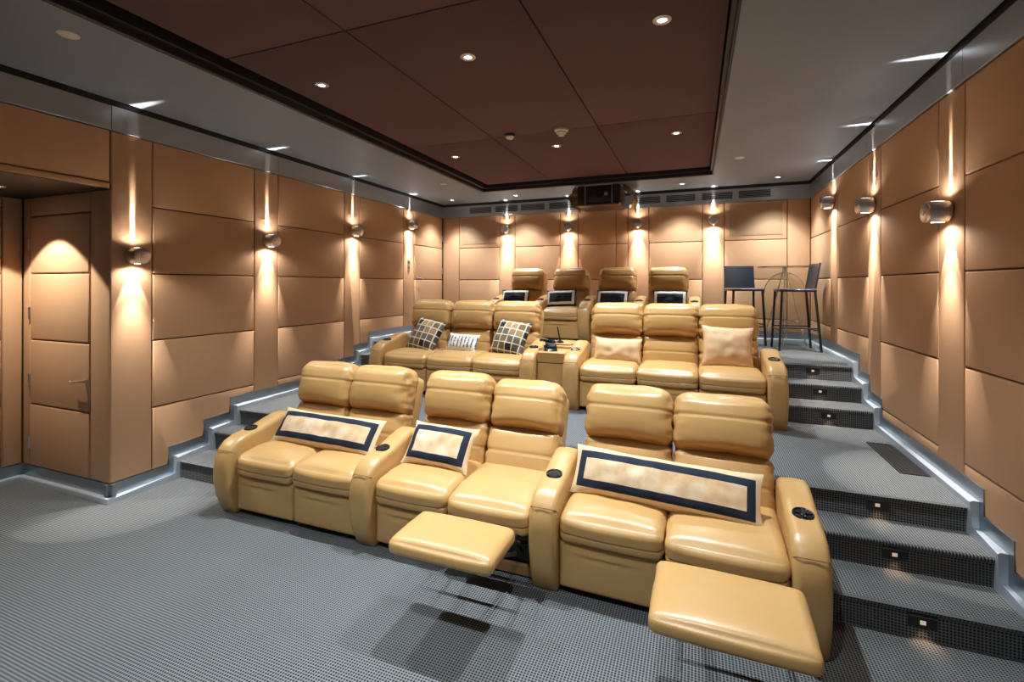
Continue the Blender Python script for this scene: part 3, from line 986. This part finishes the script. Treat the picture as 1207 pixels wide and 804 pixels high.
bm = bmesh.new(); tube(bm, [(0, 0, .02), (-.012, .0, .10), (-.03, .0, .19)], .011, 10, .008); obj('stick', bm, BLACK, rem, smooth=40)

# third row: four single recliners with shared arms
YR3 = 6.95
A3 = [-3.045, -2.285, -1.54, -.772, -.012]
R3 = ['first from the left', 'second from the left', 'third from the left', 'rightmost']
for i in range(4):
    x0 = (A3[i] + A3[i + 1]) / 2
    root = empty('recliner_chair', (x0, YR3, T3), 'tan leather single recliner in the third row, ' + R3[i], 'armchair', 'single recliners of the third row')
    cs, w = row_seats(A3[i] - x0, A3[i + 1] - x0, 1)
    if i == 0: add_arm(root, A3[0] - x0)
    add_arm(root, A3[i + 1] - x0)
    add_seat(root, 0, .588, i, 15.5)

# ------------------------------------------------------------------ cushions
def pillow_mesh(w, h, t, seed, ears=.075):
    nx, nz = (30, 14) if w > h * 1.5 else (20, 18)
    b_ = bmesh.new()
    grid = {}
    for side in (-1, 1):
        for i in range(nx + 1):
            for k in range(nz + 1):
                u = -1 + 2 * i / nx; v = -1 + 2 * k / nz
                rim = i in (0, nx) or k in (0, nz)
                if rim and side == 1:
                    grid[(side, i, k)] = grid[(-1, i, k)]; continue
                x = u * w / 2 * (1 - ears * (1 - v * v) * abs(u) ** 3 * min(1, h / w * 1.6))
                z = v * h / 2 * (1 - ears * (1 - u ** 4) * abs(v) ** 3)
                f = ((1 - abs(u) ** 3.2) * (1 - abs(v) ** 2.4))
                y = side * t / 2 * f ** .62
                nn = noise.noise(Vector((x * 11 + seed * 5, side * 2.0, z * 13 + seed)))
                y += side * .016 * nn * f ** .4
                if w > .8: y += side * -.012 * math.exp(-((x - .02) / .035) ** 2) * (1 - v * v)
                z += .008 * noise.noise(Vector((x * 4 + seed, 3.3, seed)))
                grid[(side, i, k)] = b_.verts.new((x, y, z))
    for side in (-1, 1):
        for i in range(nx):
            for k in range(nz):
                q = [grid[(side, i, k)], grid[(side, i + 1, k)], grid[(side, i + 1, k + 1)], grid[(side, i, k + 1)]]
                b_.faces.new(q if side == -1 else q[::-1])
    return b_
def pillow(name, w, h, t, mat, loc, lean, roll, yaw, label, group=None, seed=1, piping=None):
    o = obj(name, pillow_mesh(w, h, t, seed), mat, smooth=70)
    o.location = loc
    R = Matrix.Rotation(math.radians(yaw), 3, 'Z') @ Matrix.Rotation(math.radians(-lean), 3, 'X') @ Matrix.Rotation(math.radians(roll), 3, 'Y')
    o.rotation_euler = R.to_euler()
    tag(o, label, 'cushion', group)
    return o
NAVY = (.018, .024, .040)
HIDE = (.80, .64, .44)
CLOTH = (.74, .54, .32)
def hide_mat(n_, w, h): return framed_pillow_mat(n_, w, h, .042, .088, CLOTH, NAVY, HIDE)
BP = 'navy banded cushions on the front row'
pillow('bolster_cushion', 1.06, .31, .16, hide_mat('hide_print_left', 1.06, .31), (-2.87, 3.13, .626), 38, .8, 0, 'long cream cushion with a navy band on the left front loveseat', BP, 1)
pillow('accent_cushion', .56, .34, .15, hide_mat('hide_print_middle', .56, .34), (-1.785, 3.12, .640), 38, 2.0, 0, 'short cream cushion with a navy band on the middle front loveseat', BP, 2)
pillow('bolster_cushion', 1.12, .31, .16, hide_mat('hide_print_right', 1.12, .31), (-.195, 3.05, .630), 32, 1.6, -3, 'long cream cushion with a navy band across the right front loveseat', BP, 3)
CHK = check_pillow_mat()
pillow('checked_cushion', .47, .47, .17, CHK, (-3.30, 5.40, T2 + .69), 30, 9, -8, 'square brown and black checked cushion at the left end of the left sofa', 'checked cushions', 4)
pillow('checked_cushion', .47, .47, .17, CHK, (-2.11, 5.40, T2 + .70), 30, 6, -8, 'square brown and black checked cushion at the right end of the left sofa', 'checked cushions', 5)
pillow('striped_cushion', .44, .26, .13, stripe_pillow_mat(), (-2.77, 5.40, T2 + .605), 32, 2, 0, 'small white cushion with dark dashes in the middle of the left sofa', None, 6)
TAN1 = noise_mat('peach_velvet', (.74, .50, .28), (.66, .43, .23), 6, rough=.75, bump=.3, bump_scale=18, spec=.3)
TAN2 = noise_mat('peach_satin', (.76, .50, .28), (.66, .42, .22), 5, rough=.6, bump=.4, bump_scale=14, spec=.4)
pillow('lumbar_cushion', .53, .30, .15, TAN1, (-.815, 5.37, T2 + .615), 24, 1, 0, 'plain peach oblong cushion at the left end of the right sofa', None, 7)
pillow('square_cushion', .50, .46, .18, TAN2, (.31, 5.42, T2 + .70), 22, 1, 0, 'plain peach square cushion at the right end of the right sofa', None, 8)
BW = framed_pillow_mat('black_cream_frame', .50, .29, .030, .068, (.016, .018, .024), (.76, .70, .60), (.018, .022, .034), False)
for i, (x, rl) in enumerate(((-2.77, -1), (-1.99, -3), (-1.18, 1), (-.35, 0))):
    pillow('framed_cushion', .50, .29, .13, BW, (x, YR3 + .345, T3 + .645), 24, rl, 0, 'black cushion with a cream frame on the third row recliner, ' + R3[i], 'black and cream cushions', 9 + i)

# ------------------------------------------------------------------ bar stools and glass table
def build_stool():
    root = empty('bar_stool', (0, 0, 0))             # faces -y locally
    H = .81
    bm_ = bmesh.new(); box(bm_, -.215, .215, -.21, .21, H - .035, H, .012, 3); obj('seat', bm_, BLEATHER, root, smooth=40)
    b_ = bmesh.new()
    nx, nz = 12, 8
    rows = []
    for side in (0, 1):
        g = []
        for k in range(nz + 1):
            row = []
            for i in range(nx + 1):
                u = -1 + 2 * i / nx; v = k / nz
                x = u * .212
                z = H + .005 + v * .335
                y = .180 + v * .055 + .020 * (1 - u * u) * (.4 + .6 * v) + (.022 if side else 0)
                row.append(b_.verts.new((x, y, z)))
            g.append(row)
        rows.append(g)
    for k in range(nz):
        for i in range(nx):
            a = rows[0]; b_.faces.new((a[k][i], a[k][i + 1], a[k + 1][i + 1], a[k + 1][i]))
            a = rows[1]; b_.faces.new((a[k][i], a[k + 1][i], a[k + 1][i + 1], a[k][i + 1]))
    for k in range(nz):
        for i in (0, nx):
            b_.faces.new((rows[0][k][i], rows[0][k + 1][i], rows[1][k + 1][i], rows[1][k][i]))
    for i in range(nx):
        for k in (0, nz):
            b_.faces.new((rows[0][k][i], rows[0][k][i + 1], rows[1][k][i + 1], rows[1][k][i]))
    obj('backrest', b_, BLEATHER, root, smooth=50)
    for sx in (-1, 1):
        for sy in (-1, 1):
            b_ = bmesh.new()
            tx, ty = sx * .195, sy * .19
            bx_, by_ = sx * .225, sy * .225 + (.03 if sy > 0 else 0)
            r = .013
            prism(b_, [(tx - r, ty - r, H - .03), (tx + r, ty - r, H - .03), (tx + r, ty + r, H - .03), (tx - r, ty + r, H - .03)], (bx_ - tx, by_ - ty, -H + .03), .003, 1)
            obj('leg', b_, STOOLM, root)
    for (p, q) in (((-.213, -.21, .27), (.213, -.21, .27)), ((-.213, .225, .27), (.213, .225, .27)), ((-.213, -.21, .30), (-.213, .225, .30)), ((.213, -.21, .30), (.213, .225, .30))):
        b_ = bmesh.new(); tube(b_, [p, q], .009, 8); obj('foot_rail', b_, STOOLM, root, smooth=40)
    return root
st = build_stool()
st.location = (.66, 7.72, T3); st.rotation_euler = (0, 0, math.radians(12))
tag(st, 'black leather bar stool facing forward, left of the glass table', 'stool', 'black bar stools')
copy_tree(st, (1.235, 7.29, T3), 'black leather bar stool seen side-on, right front of the glass table', math.radians(-86))

tb = empty('bar_table', (1.20, 7.79, T3), 'tall round glass bar table on thin chrome legs in the back right corner', 'table')
bm = bmesh.new(); lathe(bm, [(0, 1.118), (.352, 1.118), (.36, 1.124), (.352, 1.13), (0, 1.13)], 48); obj('glass_top', bm, GLASS, tb, smooth=40)
for k in range(6):
    a = k * math.pi / 3 + .3
    bm = bmesh.new(); tube(bm, [(.012 * math.cos(a), .012 * math.sin(a), 1.118), (.31 * math.cos(a), .31 * math.sin(a), .006)], .006, 8); obj('leg', bm, CHROME, tb, smooth=40)
bm = bmesh.new(); tube(bm, [(.22 * math.cos(t_), .22 * math.sin(t_), .34) for t_ in [k * 2 * math.pi / 32 for k in range(33)]], .006, 8); obj('foot_ring', bm, CHROME, tb, smooth=40)
bm = bmesh.new(); tube(bm, [(.27 * math.cos(t_), .05 * math.cos(t_), .74 + .30 * math.sin(t_)) for t_ in [k * math.pi / 24 for k in range(25)]], .006, 8); obj('arched_brace', bm, CHROME, tb, smooth=40)
bm = bmesh.new(); lathe(bm, [(0, 1.06), (.03, 1.06), (.035, 1.11), (.06, 1.117), (0, 1.118)], 20); obj('hub', bm, CHROME, tb, smooth=40)

# ------------------------------------------------------------------ projector
pj = empty('projector', (-1.41, 7.30, CZ), 'black ceiling projector in a bronze shroud hung in front of the back wall band', 'projector')
bm = bmesh.new(); box(bm, -.33, .33, .02, .62, -.285, -.01, .012, 2); obj('housing', bm, BLACK, pj, smooth=40)
bm = bmesh.new(); lathe(bm, [(.062, 0), (.066, .03), (.056, .034), (.050, .012), (.030, .008), (0, .016)], 28, Matrix.Translation((.02, .02, -.15)) @ Matrix.Rotation(math.radians(90), 4, 'X')); obj('lens', bm, BLACK_GLOSS, pj, smooth=40)
bm = bmesh.new(); lathe(bm, [(.026, 0), (.028, .016), (.02, .018), (0, .012)], 20, Matrix.Translation((.125, .02, -.15)) @ Matrix.Rotation(math.radians(90), 4, 'X')); obj('indicator', bm, METAL2, pj, smooth=40)
for x in (-.20, .215):
    bm = bmesh.new(); box(bm, x - .006, x + .006, -.004, .012, -.30, 0, .002, 1); obj('hanger_post', bm, METAL2, pj)
bm = bmesh.new(); box(bm, -.215, .215, -.004, .012, -.012, 0, .002, 1); obj('hanger_rail', bm, METAL2, pj)
bm = bmesh.new(); box(bm, -.33, .33, 0, .60, -.325, -.290, .012, 2); obj('bottom_tray', bm, TRAYM, pj, smooth=40)
def shroud(xs, ws):
    """a folded sheet: rows of points swept front to back, with thickness"""
    b_ = bmesh.new()
    rows = []
    m_ = 10
    for j in range(9):
        f = j / 8
        row = []
        for i in range(m_ + 1):
            t_ = i / m_
            x = xs * (.345 + ws * math.sin(t_ * 2.6) * (1 - .25 * f) + .02 * math.sin(t_ * 14 + j * .9))
            z = -.01 - .31 * t_ - .02 * f
            row.append(b_.verts.new((x, .0 + .62 * f + .03 * math.sin(t_ * 9), z)))
        rows.append(row)
    for a, b in zip(rows, rows[1:]):
        for i in range(m_): b_.faces.new((a[i], a[i + 1], b[i + 1], b[i]))
    bmesh.ops.solidify(b_, geom=list(b_.faces), thickness=.008)
    return b_
obj('side_shroud', shroud(-1, .12), BRASS, pj, smooth=50)
obj('side_shroud', shroud(1, .24), BRASS, pj, smooth=50)
